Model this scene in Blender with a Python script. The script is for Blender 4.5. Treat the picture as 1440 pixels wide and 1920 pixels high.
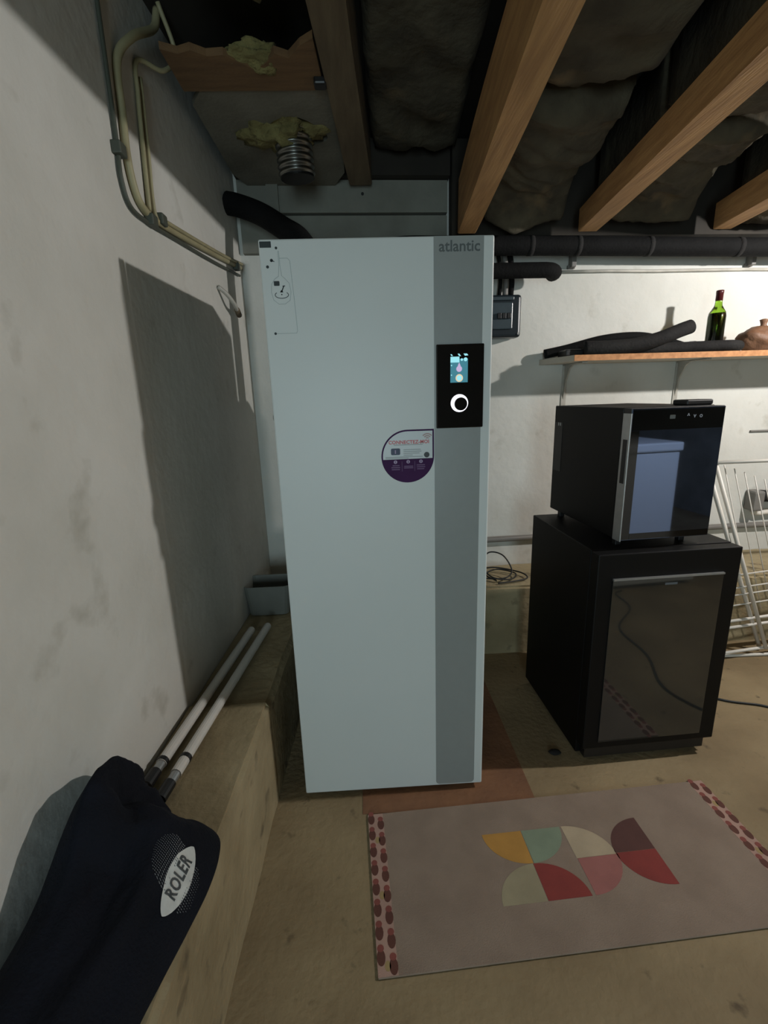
import bpy, bmesh, math, random
from mathutils import Vector, Matrix, noise
from mathutils.bvhtree import BVHTree
random.seed(7)
S = bpy.context.scene
C = S.collection
for o in list(bpy.data.objects):
    bpy.data.objects.remove(o)

# ------------------------------------------------------------------ camera
cam_d = bpy.data.cameras.new('camera')
cam_d.sensor_fit = 'HORIZONTAL'; cam_d.sensor_width = 36.0; cam_d.lens = 36.0*864/1440
cam_d.clip_start = 0.02
cam = bpy.data.objects.new('camera', cam_d); C.objects.link(cam)
dn = Vector((112, 3468, 864)).normalized()
yx = -40.0; yv = -(dn.x*yx + dn.z*864)/dn.y
fy = Vector((yx, yv, 864)).normalized()
rx = dn.cross(fy)
Rw = Matrix((rx, fy, -dn))                      # world <- camera (x right, y down, z forward)
right, down, fwd = Rw.col[0], Rw.col[1], Rw.col[2]
cam.matrix_world = Matrix.Translation((0, 0, 1.42)) @ Matrix((right, -down, -fwd)).transposed().to_4x4()
S.camera = cam

# ------------------------------------------------------------------ light and exposure
S.view_settings.view_transform = 'Standard'
S.view_settings.look = 'None'
S.view_settings.gamma = 1.0
S.view_settings.use_curve_mapping = False
S.view_settings.exposure = 0.0
W = bpy.data.worlds.new('World'); S.world = W; W.use_nodes = True
W.node_tree.nodes['Background'].inputs[0].default_value = (0.45, 0.6, 0.8, 1)
W.node_tree.nodes['Background'].inputs[1].default_value = 0.12

LAMP = Vector((2.5, 1.42, 2.12))
ld = bpy.data.lights.new('bulb_light', 'POINT'); ld.energy = 121; ld.shadow_soft_size = 0.03; ld.color = (1.0, 0.98, 0.955)
lo = bpy.data.objects.new('bulb_light', ld); C.objects.link(lo); lo.location = LAMP
wd = bpy.data.lights.new('door_daylight', 'AREA'); wd.shape = 'RECTANGLE'; wd.size = 0.75; wd.size_y = 1.4; wd.energy = 48; wd.color = (0.70, 0.92, 1.0)
wo = bpy.data.objects.new('door_daylight', wd); C.objects.link(wo); wo.location = (-0.15, -2.93, 1.15); wo.rotation_euler = (math.radians(90), 0, 0)

# ------------------------------------------------------------------ helpers
def lin(c):
    out = []
    for v in c[:3]:
        v = v/255.0
        out.append(v/12.92 if v <= 0.04045 else ((v+0.055)/1.055)**2.4)
    return (out[0], out[1], out[2], 1.0)

def mat(name, col, rough=0.6, col2=None, scale=6.0, amt=1.0, metal=0.0, bump=0.0, bscale=60.0, spec=0.5,
        col3=None, scale3=1.2, emit=None, estr=0.0, stretch=None, detail=6.0, thr=(0.35, 0.65), thr3=(0.55, 0.72), trans=0.0, coat=0.0):
    m = bpy.data.materials.new(name); m.use_nodes = True
    nt = m.node_tree; b = nt.nodes['Principled BSDF']; L = nt.links
    b.inputs['Roughness'].default_value = rough; b.inputs['Metallic'].default_value = metal
    b.inputs['Specular IOR Level'].default_value = spec
    b.inputs['Base Color'].default_value = lin(col)
    if trans: b.inputs['Transmission Weight'].default_value = trans
    if coat: b.inputs['Coat Weight'].default_value = coat
    tc = nt.nodes.new('ShaderNodeTexCoord')
    mp = nt.nodes.new('ShaderNodeMapping'); L.new(tc.outputs['Object'], mp.inputs[0])
    if stretch: mp.inputs['Scale'].default_value = stretch
    last = None
    def layer(prev, c, sc, th, k):
        n = nt.nodes.new('ShaderNodeTexNoise'); n.inputs['Scale'].default_value = sc; n.inputs['Detail'].default_value = detail
        L.new(mp.outputs[0], n.inputs['Vector'])
        r = nt.nodes.new('ShaderNodeMapRange'); r.inputs[1].default_value = th[0]; r.inputs[2].default_value = th[1]
        r.inputs[3].default_value = 0; r.inputs[4].default_value = k
        L.new(n.outputs[0], r.inputs[0])
        x = nt.nodes.new('ShaderNodeMix'); x.data_type = 'RGBA'
        L.new(r.outputs[0], x.inputs[0])
        if prev is None: x.inputs[6].default_value = lin(col)
        else: L.new(prev, x.inputs[6])
        x.inputs[7].default_value = lin(c)
        return x.outputs[2]
    if col2: last = layer(last, col2, scale, thr, amt)
    if col3: last = layer(last, col3, scale3, thr3, amt)
    if last is not None: L.new(last, b.inputs['Base Color'])
    if bump:
        n = nt.nodes.new('ShaderNodeTexNoise'); n.inputs['Scale'].default_value = bscale; n.inputs['Detail'].default_value = 5
        L.new(mp.outputs[0], n.inputs['Vector'])
        bp = nt.nodes.new('ShaderNodeBump'); bp.inputs['Strength'].default_value = bump; bp.inputs['Distance'].default_value = 0.01
        L.new(n.outputs[0], bp.inputs['Height']); L.new(bp.outputs[0], b.inputs['Normal'])
    if emit:
        b.inputs['Emission Color'].default_value = lin(emit); b.inputs['Emission Strength'].default_value = estr
    return m

def obj(name, bm, m, parent=None, world=True, smooth=False, label=None, cat=None, group=None, kind=None, base=True):
    """link a bmesh as ONE object; world=True -> coordinates are world ones, re-expressed in the parent's frame"""
    me = bpy.data.meshes.new(name)
    bmesh.ops.recalc_face_normals(bm, faces=bm.faces[:])
    o = bpy.data.objects.new(name, me)
    if parent is not None:
        if world:
            M = Matrix(); p = parent
            while p is not None:
                M = p.matrix_basis @ M; p = p.parent
            bm.transform(M.inverted())
    elif base:
        xs = [v.co for v in bm.verts]
        c = Vector(((min(v.x for v in xs)+max(v.x for v in xs))/2, (min(v.y for v in xs)+max(v.y for v in xs))/2, min(v.z for v in xs)))
        bm.transform(Matrix.Translation(-c)); o.location = c
    bm.to_mesh(me); bm.free()
    if smooth:
        for p in me.polygons: p.use_smooth = True
    if m is not None: me.materials.append(m)
    C.objects.link(o)
    if parent is not None: o.parent = parent
    if label: o['label'] = label
    if cat: o['category'] = cat
    if group: o['group'] = group
    if kind: o['kind'] = kind
    return o

def thing(name, label, cat, loc=(0, 0, 0), rz=0.0, group=None, kind=None):
    o = bpy.data.objects.new(name, None); C.objects.link(o)
    o.empty_display_size = 0.1
    o.location = loc; o.rotation_euler = (0, 0, rz)
    o.matrix_basis = Matrix.Translation(loc) @ Matrix.Rotation(rz, 4, 'Z')
    o['label'] = label; o['category'] = cat
    if group: o['group'] = group
    if kind: o['kind'] = kind
    return o

def NB(): return bmesh.new()

def box(bm, lo, hi, bev=0.0, seg=2, M=None):
    r = bmesh.ops.create_cube(bm, size=1.0)
    vs = r['verts']
    lo, hi = Vector(lo), Vector(hi)
    for v in vs:
        v.co = Vector((lo[i] + (v.co[i]+0.5)*(hi[i]-lo[i]) for i in range(3)))
    if bev:
        es = list({e for v in vs for e in v.link_edges})
        rr = bmesh.ops.bevel(bm, geom=es, offset=bev, segments=seg, affect='EDGES', profile=0.5)
        vs = list({v for f in rr['faces'] for v in f.verts} | {v for v in vs if v.is_valid})
    if M is not None:
        for v in vs: v.co = M @ v.co
    return vs

def catmull(pts, n=8, closed=False):
    P = [Vector(p) for p in pts]; out = []
    N = len(P)
    rng = N if closed else N-1
    for i in range(rng):
        p1, p2 = P[i], P[(i+1) % N]
        p0 = P[i-1] if (closed or i > 0) else p1*2-p2
        p3 = P[(i+2) % N] if (closed or i+2 < N) else p2*2-p1
        for k in range(n):
            t = k/n
            out.append(0.5*((2*p1)+(p2-p0)*t+(2*p0-5*p1+4*p2-p3)*t*t+(3*p1-p0-3*p2+p3)*t**3))
    if not closed: out.append(P[-1].copy())
    return out

def tube(bm, pts, r, seg=10, closed=False, caps=True, rib=None):
    P = [Vector(p) for p in pts]; N = len(P)
    up = None; rings = []
    for i in range(N):
        a = P[i-1] if (i > 0 or closed) else P[i]
        b = P[(i+1) % N] if (i < N-1 or closed) else P[i]
        t = (b-a)
        if t.length < 1e-9: t = Vector((0, 0, 1))
        t.normalize()
        if up is None:
            up = t.orthogonal().normalized()
        up = (up - t*up.dot(t))
        if up.length < 1e-6: up = t.orthogonal()
        up.normalize()
        sd = t.cross(up)
        rr = r[i] if isinstance(r, (list, tuple)) else r
        rings.append([bm.verts.new(P[i] + (up*math.cos(2*math.pi*k/seg)+sd*math.sin(2*math.pi*k/seg))*rr) for k in range(seg)])
    M = N if closed else N-1
    for i in range(M):
        A, B = rings[i], rings[(i+1) % N]
        for k in range(seg):
            bm.faces.new((A[k], A[(k+1) % seg], B[(k+1) % seg], B[k]))
    if caps and not closed:
        bm.faces.new(rings[0][::-1]); bm.faces.new(rings[-1])

def lathe(bm, prof, seg=24, M=None):
    rings = []
    for r, z in prof:
        ring = []
        for k in range(seg):
            a = 2*math.pi*k/seg
            co = Vector((r*math.cos(a), r*math.sin(a), z))
            ring.append(bm.verts.new(M @ co if M is not None else co))
        rings.append(ring)
    for A, B in zip(rings, rings[1:]):
        for k in range(seg):
            bm.faces.new((A[k], A[(k+1) % seg], B[(k+1) % seg], B[k]))
    bm.faces.new(rings[0][::-1]); bm.faces.new(rings[-1])

def prism(bm, poly, o, ux, uy, n, t):
    o, ux, uy, n = Vector(o), Vector(ux), Vector(uy), Vector(n)
    A = [bm.verts.new(o+ux*p[0]+uy*p[1]) for p in poly]
    B = [bm.verts.new(o+ux*p[0]+uy*p[1]+n*t) for p in poly]
    bm.faces.new(A[::-1]); bm.faces.new(B)
    for i in range(len(poly)):
        j = (i+1) % len(poly)
        bm.faces.new((A[i], A[j], B[j], B[i]))

def rrect(x0, y0, x1, y1, r, n=5, corners=(1, 1, 1, 1)):
    out = []
    for (cx, cy, a0, on) in ((x1-r, y1-r, 0, corners[0]), (x0+r, y1-r, 90, corners[1]), (x0+r, y0+r, 180, corners[2]), (x1-r, y0+r, 270, corners[3])):
        if on:
            for k in range(n+1):
                a = math.radians(a0+90*k/n); out.append((cx+r*math.cos(a), cy+r*math.sin(a)))
        else:
            a = math.radians(a0+45); out.append((cx+(r if math.cos(a) > 0 else -r), cy+(r if math.sin(a) > 0 else -r)))
    return out

def circ(cx, cy, r, n=20): return [(cx+r*math.cos(2*math.pi*k/n), cy+r*math.sin(2*math.pi*k/n)) for k in range(n)]

def stroke(bm, pts, w, o, ux, uy, n, t):
    """a drawn line of width w on a plane"""
    for a, b in zip(pts, pts[1:]):
        a, b = Vector(a), Vector(b); d = (b-a)
        if d.length < 1e-6: continue
        d.normalize(); s = Vector((-d.y, d.x))*w/2; e = d*w*0.3
        prism(bm, [a-s-e, b-s+e, b+s+e, a+s-e], o, ux, uy, n, t)

def text_bm(txt, size, o, ux, uy, n, lift=0.0006, bold=0.0, spacing=1.0):
    cu = bpy.data.curves.new('lettering', 'FONT'); cu.body = txt; cu.size = size; cu.align_x = 'CENTER'; cu.align_y = 'CENTER'
    cu.extrude = 0.00015; cu.offset = bold; cu.space_character = spacing; cu.resolution_u = 3
    to = bpy.data.objects.new('lettering', cu); C.objects.link(to)
    bpy.context.view_layer.update()
    me = bpy.data.meshes.new_from_object(to.evaluated_get(bpy.context.evaluated_depsgraph_get()))
    bm = NB(); bm.from_mesh(me)
    bpy.data.objects.remove(to); bpy.data.curves.remove(cu); bpy.data.meshes.remove(me)
    o, ux, uy, n = Vector(o), Vector(ux), Vector(uy), Vector(n)
    for v in bm.verts: v.co = o + ux*v.co.x + uy*v.co.y + n*(lift+v.co.z)
    return bm

def fbm(p, sc): return noise.fractal(Vector(p)*sc, 0.8, 2.0, 4)

def LX(y): return -0.64+0.05*(y-1.41)          # inner face of the left wall
def BY(x): return 2.58+0.038*(x+0.57)          # inner face of the back wall

# ------------------------------------------------------------------ materials
M = {}
M['wall'] = mat('white_painted_plaster', (206, 205, 198), 0.75, (188, 187, 178), 3.0, 0.6, bump=0.25, bscale=22, col3=(150, 146, 132), scale3=7.0, thr3=(0.62, 0.78))
M['block'] = mat('bare_cement_block', (126, 121, 112), 0.85, (104, 99, 90), 4, 0.8, bump=0.4)
M['floor'] = mat('worn_concrete_floor', (146, 128, 96), 0.8, (118, 100, 72), 2.6, 0.9, bump=0.35, bscale=45, col3=(84, 70, 50), scale3=14, thr3=(0.64, 0.74))
M['patch'] = mat('red_brown_floor_patch', (132, 92, 62), 0.75, (104, 70, 48), 5, 0.8, bump=0.3, bscale=50)
M['ledge'] = mat('rough_concrete', (160, 146, 114), 0.85, (132, 118, 88), 4, 0.9, bump=0.5, bscale=35, col3=(84, 74, 56), scale3=9, thr3=(0.62, 0.75))
M['beam'] = mat('pine_beam', (188, 144, 92), 0.7, (154, 112, 68), 5, 0.8, stretch=(9, 0.7, 9), bump=0.2, bscale=20)
M['deck'] = mat('dark_floor_deck', (48, 42, 34), 0.85, (32, 28, 22), 4, 0.8)
M['insul'] = mat('old_glass_wool', (82, 76, 60), 0.95, (56, 50, 38), 7, 0.9, bump=0.8, bscale=28, col3=(112, 96, 70), scale3=5, thr3=(0.6, 0.75))
M['yellow_wool'] = mat('yellow_glass_wool', (126, 118, 74), 0.95, (92, 84, 48), 14, 0.9, bump=1.0, bscale=60)
M['board_wood'] = mat('bare_wood_board', (112, 84, 54), 0.8, (88, 64, 40), 5, 0.8, stretch=(1, 8, 8), bump=0.2)
M['board_grey'] = mat('grey_cement_board', (112, 108, 96), 0.85, (90, 86, 74), 5, 0.8, bump=0.25)
M['plank'] = mat('dusty_plank', (104, 90, 68), 0.85, (80, 66, 48), 4, 0.8, stretch=(8, 1, 8), bump=0.2)
M['header'] = mat('dusty_header_board', (128, 128, 118), 0.8, (108, 107, 98), 6, 0.7, bump=0.2)
M['white_enamel'] = mat('white_enamelled_steel', (208, 212, 210), 0.42, (203, 208, 206), 3, 0.5, spec=0.4)
M['stripe'] = mat('grey_satin_stripe', (142, 146, 144), 0.38, (138, 142, 140), 30, 0.5, spec=0.5)
M['black_gloss'] = mat('black_glass', (8, 9, 10), 0.08, spec=0.6)
M['black'] = mat('black_plastic', (20, 20, 21), 0.45, (15, 15, 16), 20, 0.6)
M['fridge'] = mat('black_fridge_steel', (10, 10, 10), 0.5, (8, 8, 8), 12, 0.6, spec=0.22)
M['foam'] = mat('black_pipe_foam', (21, 21, 21), 0.85, (15, 15, 15), 12, 0.8, bump=0.3, bscale=80, spec=0.15)
M['foam2'] = mat('dusty_pipe_foam', (44, 43, 42), 0.85, (31, 30, 30), 9, 0.8, bump=0.3, bscale=80, spec=0.15)
M['alu'] = mat('brushed_aluminium', (176, 178, 178), 0.38, (160, 162, 162), 30, 0.6, metal=0.7)
M['duct'] = mat('crinkled_aluminium', (128, 128, 124), 0.32, metal=1.0)
M['pvc'] = mat('white_tube', (214, 212, 206), 0.45, (200, 198, 190), 9, 0.6)
M['tub'] = mat('shaded_tub_plastic', (112, 113, 106), 0.55, (98, 99, 92), 7, 0.6)  # white tub darkened to grey, its shade put into the colour
M['cable_beige'] = mat('beige_cable', (160, 152, 118), 0.55, (138, 130, 98), 12, 0.7)
M['cable_dark'] = mat('dark_green_grey_cable', (70, 74, 64), 0.55)
M['cable_black'] = mat('black_cable', (16, 16, 16), 0.5)
M['conduit'] = mat('grey_conduit', (120, 117, 112), 0.5, (104, 101, 96), 8, 0.7)
M['shelf'] = mat('shelf_melamine', (198, 190, 176), 0.6, (180, 172, 158), 6, 0.5)
M['shelf_edge'] = mat('raw_chipboard_edge', (196, 140, 92), 0.75, (160, 108, 66), 40, 0.8)
M['bracket'] = mat('white_shelf_bracket', (186, 182, 172), 0.5, (150, 146, 136), 14, 0.7)
M['glass_green'] = mat('green_bottle_glass', (150, 200, 60), 0.05, trans=1.0)
M['wine'] = mat('dark_wine', (20, 9, 10), 0.12, spec=0.6)
M['capsule'] = mat('wine_red_foil', (74, 24, 28), 0.35)
M['brown'] = mat('brown_leather', (116, 82, 58), 0.6, (84, 56, 38), 9, 0.8, bump=0.3)
M['dark_grey_box'] = mat('dark_smoked_plastic', (34, 42, 47), 0.3, (28, 36, 41), 8, 0.5)
M['smoke'] = mat('smoked_breaker_cover', (66, 77, 82), 0.25, (56, 66, 72), 18, 0.6)
M['grey_plastic'] = mat('light_grey_plastic', (128, 134, 136), 0.5)
M['mat'] = mat('mauve_grey_mat', (140, 123, 108), 0.9, (128, 111, 97), 8, 0.8, bump=0.3, bscale=300)
for nm, c in dict(yellow=(178, 132, 62), teal=(126, 140, 118), cream=(176, 160, 134), cream2=(150, 141, 114), red=(132, 54, 48), pink=(156, 100, 94), plum=(88, 56, 50), petal=(92, 54, 44), petal2=(130, 70, 62), blush=(170, 138, 124), sand=(156, 134, 92)).items():
    M['m_'+nm] = mat('mat_print_'+nm, c, 0.9, tuple(int(v*0.92) for v in c), 12, 0.8, bump=0.2, bscale=300)
M['navy'] = mat('navy_knit', (17, 20, 29), 0.95, (12, 15, 22), 9, 0.8, bump=0.35, bscale=160, spec=0.2)
M['badge'] = mat('white_print', (196, 200, 196), 0.8, (170, 174, 172), 40, 0.7)
M['badge_grey'] = mat('grey_print', (104, 108, 112), 0.85)
M['ink'] = mat('dark_ink', (38, 46, 48), 0.6)
M['ink_faint'] = mat('faint_grey_ink', (150, 162, 162), 0.6)
M['logo'] = mat('grey_logo', (82, 88, 88), 0.5)
M['st_white'] = mat('sticker_white', (198, 204, 206), 0.4)
M['st_purple'] = mat('sticker_purple', (66, 30, 76), 0.6, (58, 26, 68), 10, 0.6, spec=0.15)
M['st_lilac'] = mat('sticker_lilac', (160, 140, 172), 0.5)
M['st_mauve'] = mat('sticker_mauve', (98, 62, 108), 0.5)
M['st_red'] = mat('sticker_red', (196, 92, 96), 0.5)
M['st_pink'] = mat('sticker_dusty_pink', (170, 140, 136), 0.5)
M['st_grey'] = mat('sticker_grey_text', (150, 156, 158), 0.5)
M['st_navy'] = mat('sticker_navy', (48, 54, 82), 0.5)
def em(n, c, s): return mat(n, (0, 0, 0), 0.5, emit=c, estr=s)
M['scr'] = em('screen_teal', (58, 124, 140), 1.0)
M['scr_top'] = em('screen_dark', (8, 16, 18), 1.0)
M['scr_lt'] = em('screen_pale_cyan', (150, 222, 232), 1.1)
M['scr_lilac'] = em('screen_lilac', (196, 176, 214), 1.0)
M['scr_sand'] = em('screen_sand', (226, 206, 170), 1.0)
M['ring'] = em('dial_light', (246, 246, 255), 1.6)
M['icon'] = em('dim_panel_icon', (120, 128, 134), 0.6)
M['bulb'] = em('bulb_glass', (255, 236, 205), 6.0)

def mirror_glass(name, tint, k, base=(6, 7, 10)):
    m = bpy.data.materials.new(name); m.use_nodes = True; nt = m.node_tree
    b = nt.nodes['Principled BSDF']; b.inputs['Base Color'].default_value = lin(base); b.inputs['Roughness'].default_value = 0.06
    g = nt.nodes.new('ShaderNodeBsdfGlossy'); g.inputs['Color'].default_value = lin(tint); g.inputs['Roughness'].default_value = 0.025
    mx = nt.nodes.new('ShaderNodeMixShader'); mx.inputs[0].default_value = k
    nt.links.new(b.outputs[0], mx.inputs[1]); nt.links.new(g.outputs[0], mx.inputs[2])
    nt.links.new(mx.outputs[0], nt.nodes['Material Output'].inputs[0])
    return m
M['door_glass_blue'] = mirror_glass('tinted_mirror_glass', (150, 175, 225), 0.5)
M['door_glass'] = mirror_glass('smoked_mirror_glass', (190, 192, 188), 0.10, (44, 44, 42))

# ------------------------------------------------------------------ room shell
bm = NB(); box(bm, (-0.95, -3.2, -0.12), (4.5, 2.95, 0.0))
FLOOR = obj('floor', bm, M['floor'], kind='structure', base=False)
bm = NB(); box(bm, (-0.06, 1.318, 0.0), (0.56, 2.25, 0.0015))
obj('floor_patch', bm, M['patch'], FLOOR, label='red-brown painted patch under the cabinet')

bm = NB()
prism(bm, [(LX(-3.2), -3.2), (LX(2.56), 2.56), (LX(2.56), 2.75), (LX(2.56)-0.2, 2.75), (LX(-3.2)-0.2, -3.2)], (0, 0, 0), (1, 0, 0), (0, 1, 0), (0, 0, 1), 2.62)
WL = obj('wall_left', bm, M['wall'], kind='structure', base=False)
bm = NB()
prism(bm, [(LX(2.56), BY(LX(2.56))), (4.4, BY(4.4)), (4.4, BY(4.4)+0.2), (LX(2.56), BY(-0.6)+0.2)], (0, 0, 0), (1, 0, 0), (0, 1, 0), (0, 0, 1), 2.62)
WB = obj('wall_back', bm, M['wall'], kind='structure', base=False)
bm = NB(); box(bm, (4.3, -3.1, 0), (4.45, 2.9, 2.62))
obj('wall_right', bm, M['block'], kind='structure', base=False)
bm = NB()
for lo_, hi_ in (((-0.9, -3.2, 0), (-0.62, -3.0, 2.62)), ((0.32, -3.2, 0), (4.4, -3.0, 2.62)), ((-0.62, -3.2, 2.02), (0.32, -3.0, 2.62))):
    box(bm, lo_, hi_)
obj('wall_rear', bm, M['block'], kind='structure', base=False)
WIN = thing('door_1', 'glazed door in the wall behind, letting daylight in', 'door', (-0.15, -3.05, 0), kind='structure')
M['win_frame'] = mat('white_door_frame', (220, 222, 222), 0.5)
M['pane'] = mat('door_pane', (200, 220, 235), 0.05, trans=1.0)
bm = NB()
box(bm, (-0.62, -3.1, 0.0), (-0.54, -3.02, 2.02)); box(bm, (0.24, -3.1, 0.0), (0.32, -3.02, 2.02))
box(bm, (-0.54, -3.1, 0.0), (0.24, -3.02, 0.43)); box(bm, (-0.54, -3.1, 1.87), (0.24, -3.02, 2.02)); box(bm, (-0.54, -3.09, 1.13), (0.24, -3.03, 1.17))
obj('door_frame', bm, M['win_frame'], WIN)
for z0 in (0.43, 1.17):
    bm = NB(); box(bm, (-0.54, -3.07, z0), (0.24, -3.06, z0+0.70)); obj('pane', bm, M['pane'], WIN)
bm = NB(); box(bm, (-0.9, -3.2, 2.62), (4.45, 2.95, 2.7))
CEIL = obj('ceiling', bm, M['deck'], kind='structure', base=False)

# concrete footing ledges along the walls (rough, uneven blocks)
def rough_block(lo, hi, n, amp, fx=None, sc=5.0, bev=0.018):
    bm = NB()
    box(bm, (0, 0, 0), (1, 1, 1))
    bmesh.ops.subdivide_edges(bm, edges=bm.edges[:], cuts=n, use_grid_fill=True)
    for v in bm.verts:
        p = Vector((lo[i]+v.co[i]*(hi[i]-lo[i]) for i in range(3)))
        top, edge = v.co.z > 0.99, False
        if fx: p = fx(p, v.co.copy())
        q = noise.noise_vector(p*sc)*amp + noise.noise_vector(p*sc*4)*amp*0.35
        if v.co.z < 0.01: q.z = 0
        if v.co.x < 0.01 or v.co.y > 0.99: q.x = max(0, q.x); q.y = min(0, q.y)
        v.co = p+q
    return bm
def left_fx(p, u):
    xr = -0.378+0.035*(p.y-1.1)
    if u.z > 0.98 and u.x > 0.98: xr -= 0.012; p.z -= 0.012
    p.x = LX(p.y)+0.002+u.x*(xr-LX(p.y)-0.002)
    return p
bm = rough_block((-0.7, -0.6, 0), (-0.38, 1.405, 0.41), 22, 0.006, left_fx)
obj('concrete_ledge', bm, M['ledge'], label='pale concrete ledge below the left wall, nearest block carrying the dark jacket', cat='ledge', base=True)
bm = rough_block((-0.7, 1.41, 0), (-0.38, 2.285, 0.40), 14, 0.006, left_fx)
obj('concrete_ledge', bm, M['ledge'], label='shadowed concrete ledge block along the left wall behind the white cabinet', cat='ledge')
def back_fx(p, u):
    p.y = 2.30+u.y*(BY(p.x)-0.002-2.30)
    if u.z > 0.98 and u.y < 0.02: p.y += 0.015; p.z -= 0.012
    return p
bm = rough_block((-0.585, 2.3, 0), (4.25, 2.6, 0.40), 26, 0.008, back_fx)
obj('concrete_ledge', bm, M['ledge'], label='rough concrete footing ledge running along the back wall', cat='ledge')

# ------------------------------------------------------------------ ceiling: beams, batts, boards
def beam(xl, slope, w, z0, z1, m, label, y0=-3.0, y1=2.56, name='ceiling_beam'):
    bm = NB()
    n = 24
    prev = None
    for i in range(n+1):
        y = y0+(y1-y0)*i/n
        x = xl+slope*(y-1.2)
        ring = []
        for (dx, z) in ((0, z0), (w, z0), (w, z1), (0, z1)):
            j = noise.noise(Vector((x*3+dx*9, y*2.1, z*7)))*0.004
            ring.append(bm.verts.new((x+dx+j, y, z+j*0.6)))
        if prev:
            for k in range(4): bm.faces.new((prev[k], prev[(k+1) % 4], ring[(k+1) % 4], ring[k]))
        else: bm.faces.new(ring[::-1])
        prev = ring
    bm.faces.new(prev)
    bmesh.ops.bevel(bm, geom=[e for e in bm.edges if abs((e.verts[0].co-e.verts[1].co).normalized().y) > 0.9], offset=0.004, segments=1, affect='EDGES')
    return obj(name, bm, m, label=label, cat='beam', group='wooden ceiling beams')
beam(0.388, 0.075, 0.086, 2.155, 2.38, M['beam'], 'orange wooden ceiling beam reaching the wall above the right side of the white cabinet', y1=2.40)
beam(0.942, 0.10, 0.092, 2.16, 2.26, M['beam'], 'orange wooden ceiling beam slanting above the shelf, second from the cabinet', y1=2.42)
beam(1.60, 0.115, 0.092, 2.165, 2.28, M['beam'], 'wooden ceiling beam at the far right edge above the black pipe', y1=2.44)
beam(2.22, 0.08, 0.092, 2.17, 2.28, M['beam'], 'wooden ceiling beam just left of the hanging bulb', y1=2.45)
beam(2.84, 0.08, 0.092, 2.17, 2.28, M['beam'], 'wooden ceiling beam just right of the hanging bulb', y1=2.45)
beam(3.50, 0.08, 0.092, 2.17, 2.28, M['beam'], 'wooden ceiling beam farthest to the right beyond the bulb', y1=2.45)
beam(-0.125, 0.08, 0.105, 2.40, 2.60, M['plank'], 'dusty grey-brown plank beam beside the dark open ceiling bay', y1=2.50)
for x0_, x1_, z0_, lb in ((0.475, 4.28, 2.185, 'dark filler board, added for the shade on top of the back wall above the black pipe'), (-0.56, 0.465, 2.448, 'dark filler board, added for the shade above the pale header boards')):
    bm = NB(); prism(bm, [(x0_, BY(x0_)-0.09), (x1_, BY(x1_)-0.09), (x1_, BY(x1_)-0.002), (x0_, BY(x0_)-0.002)], (0, 0, z0_), (1, 0, 0), (0, 1, 0), (0, 0, 1), 2.60-z0_)
    obj('dark_filler', bm, M['deck'], label=lb, cat='beam')  # dark boards added to fill the unlit gaps above the back wall

def batt(x0, x1, y0, y1, z, sag, label, seed, slope=0.085, lip=0.0, m='insul', drop=False):
    """a sagging glass wool batt, closed slab with a wrinkled underside"""
    bm = NB(); nx, ny = 26, 44
    low = []
    for j in range(ny+1):
        row = []
        for i in range(nx+1):
            u, v = i/nx, j/ny
            y = y0+(y1-y0)*v; x = x0+(x1-x0)*u+slope*(y-1.2)
            p = Vector((x, y, seed))
            d = -sag*(math.sin(math.pi*u)**0.6) * (0.65+0.35*math.sin(math.pi*min(1, max(0, v))))
            wr = fbm((x*0.9+y*0.6, y*2.6-x*1.2, seed), 3.2)*0.030 + noise.noise(Vector((x*3.0+y*9, y*20-x*9, seed)))*0.009
            if lip and v < 0.12: d -= lip*(1-v/0.12)*math.sin(math.pi*u)
            edge = min(u, 1-u, v*1.5, (1-v)*1.5)
            d += 0.04*max(0, 1-edge/0.05)
            row.append(bm.verts.new((x+noise.noise(p*6)*0.012*(1 if edge < 0.04 else 0), y+0.05*math.sin(math.pi*u)*(lip*8)*(-1 if v < 0.5 else 0), z+d+wr-0.15*max(0.0, (v-0.72)/0.28)**1.6*(1 if drop else 0))))
        low.append(row)
    top = [[bm.verts.new((c.co.x, c.co.y, 2.60)) for c in row] for row in low]
    for j in range(ny):
        for i in range(nx):
            bm.faces.new((low[j][i], low[j][i+1], low[j+1][i+1], low[j+1][i]))
            bm.faces.new((top[j][i], top[j+1][i], top[j+1][i+1], top[j][i+1]))
    for j in range(ny):
        for i in (0, nx):
            bm.faces.new((low[j][i], low[j+1][i], top[j+1][i], top[j][i]))
    for i in range(nx):
        for j in (0, ny):
            bm.faces.new((low[j][i], low[j][i+1], top[j][i+1], top[j][i]))
    return obj('insulation_batt', bm, M[m], smooth=True, label=label, cat='insulation', group='glass wool batts between the ceiling beams')
batt(0.485, 0.885, 1.74, 2.43, 2.34, 0.07, 'dusty sagging insulation batt between the two orange beams, nearer the back wall', 3.1, lip=0.045, drop=True)
batt(0.485, 0.895, -0.4, 1.70, 2.36, 0.06, 'dusty sagging insulation batt between the two orange beams, nearer the viewer', 8.7)
batt(1.055, 1.53, 1.90, 2.46, 2.35, 0.06, 'insulation batt right of the slanting second beam, nearer the back wall', 5.5, lip=0.04, drop=True)
batt(1.055, 1.53, -0.4, 1.86, 2.36, 0.07, 'insulation batt right of the slanting second beam, nearer the viewer', 2.2)
batt(1.77, 2.18, 0.2, 2.47, 2.34, 0.05, 'brown insulation batt in the ceiling corner at far right', 11.4, drop=True)
batt(0.0, 0.385, -0.4, 2.5, 2.52, 0.02, 'dark insulation deep in the open bay above the white cabinet', 6.6, slope=0.078)

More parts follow.
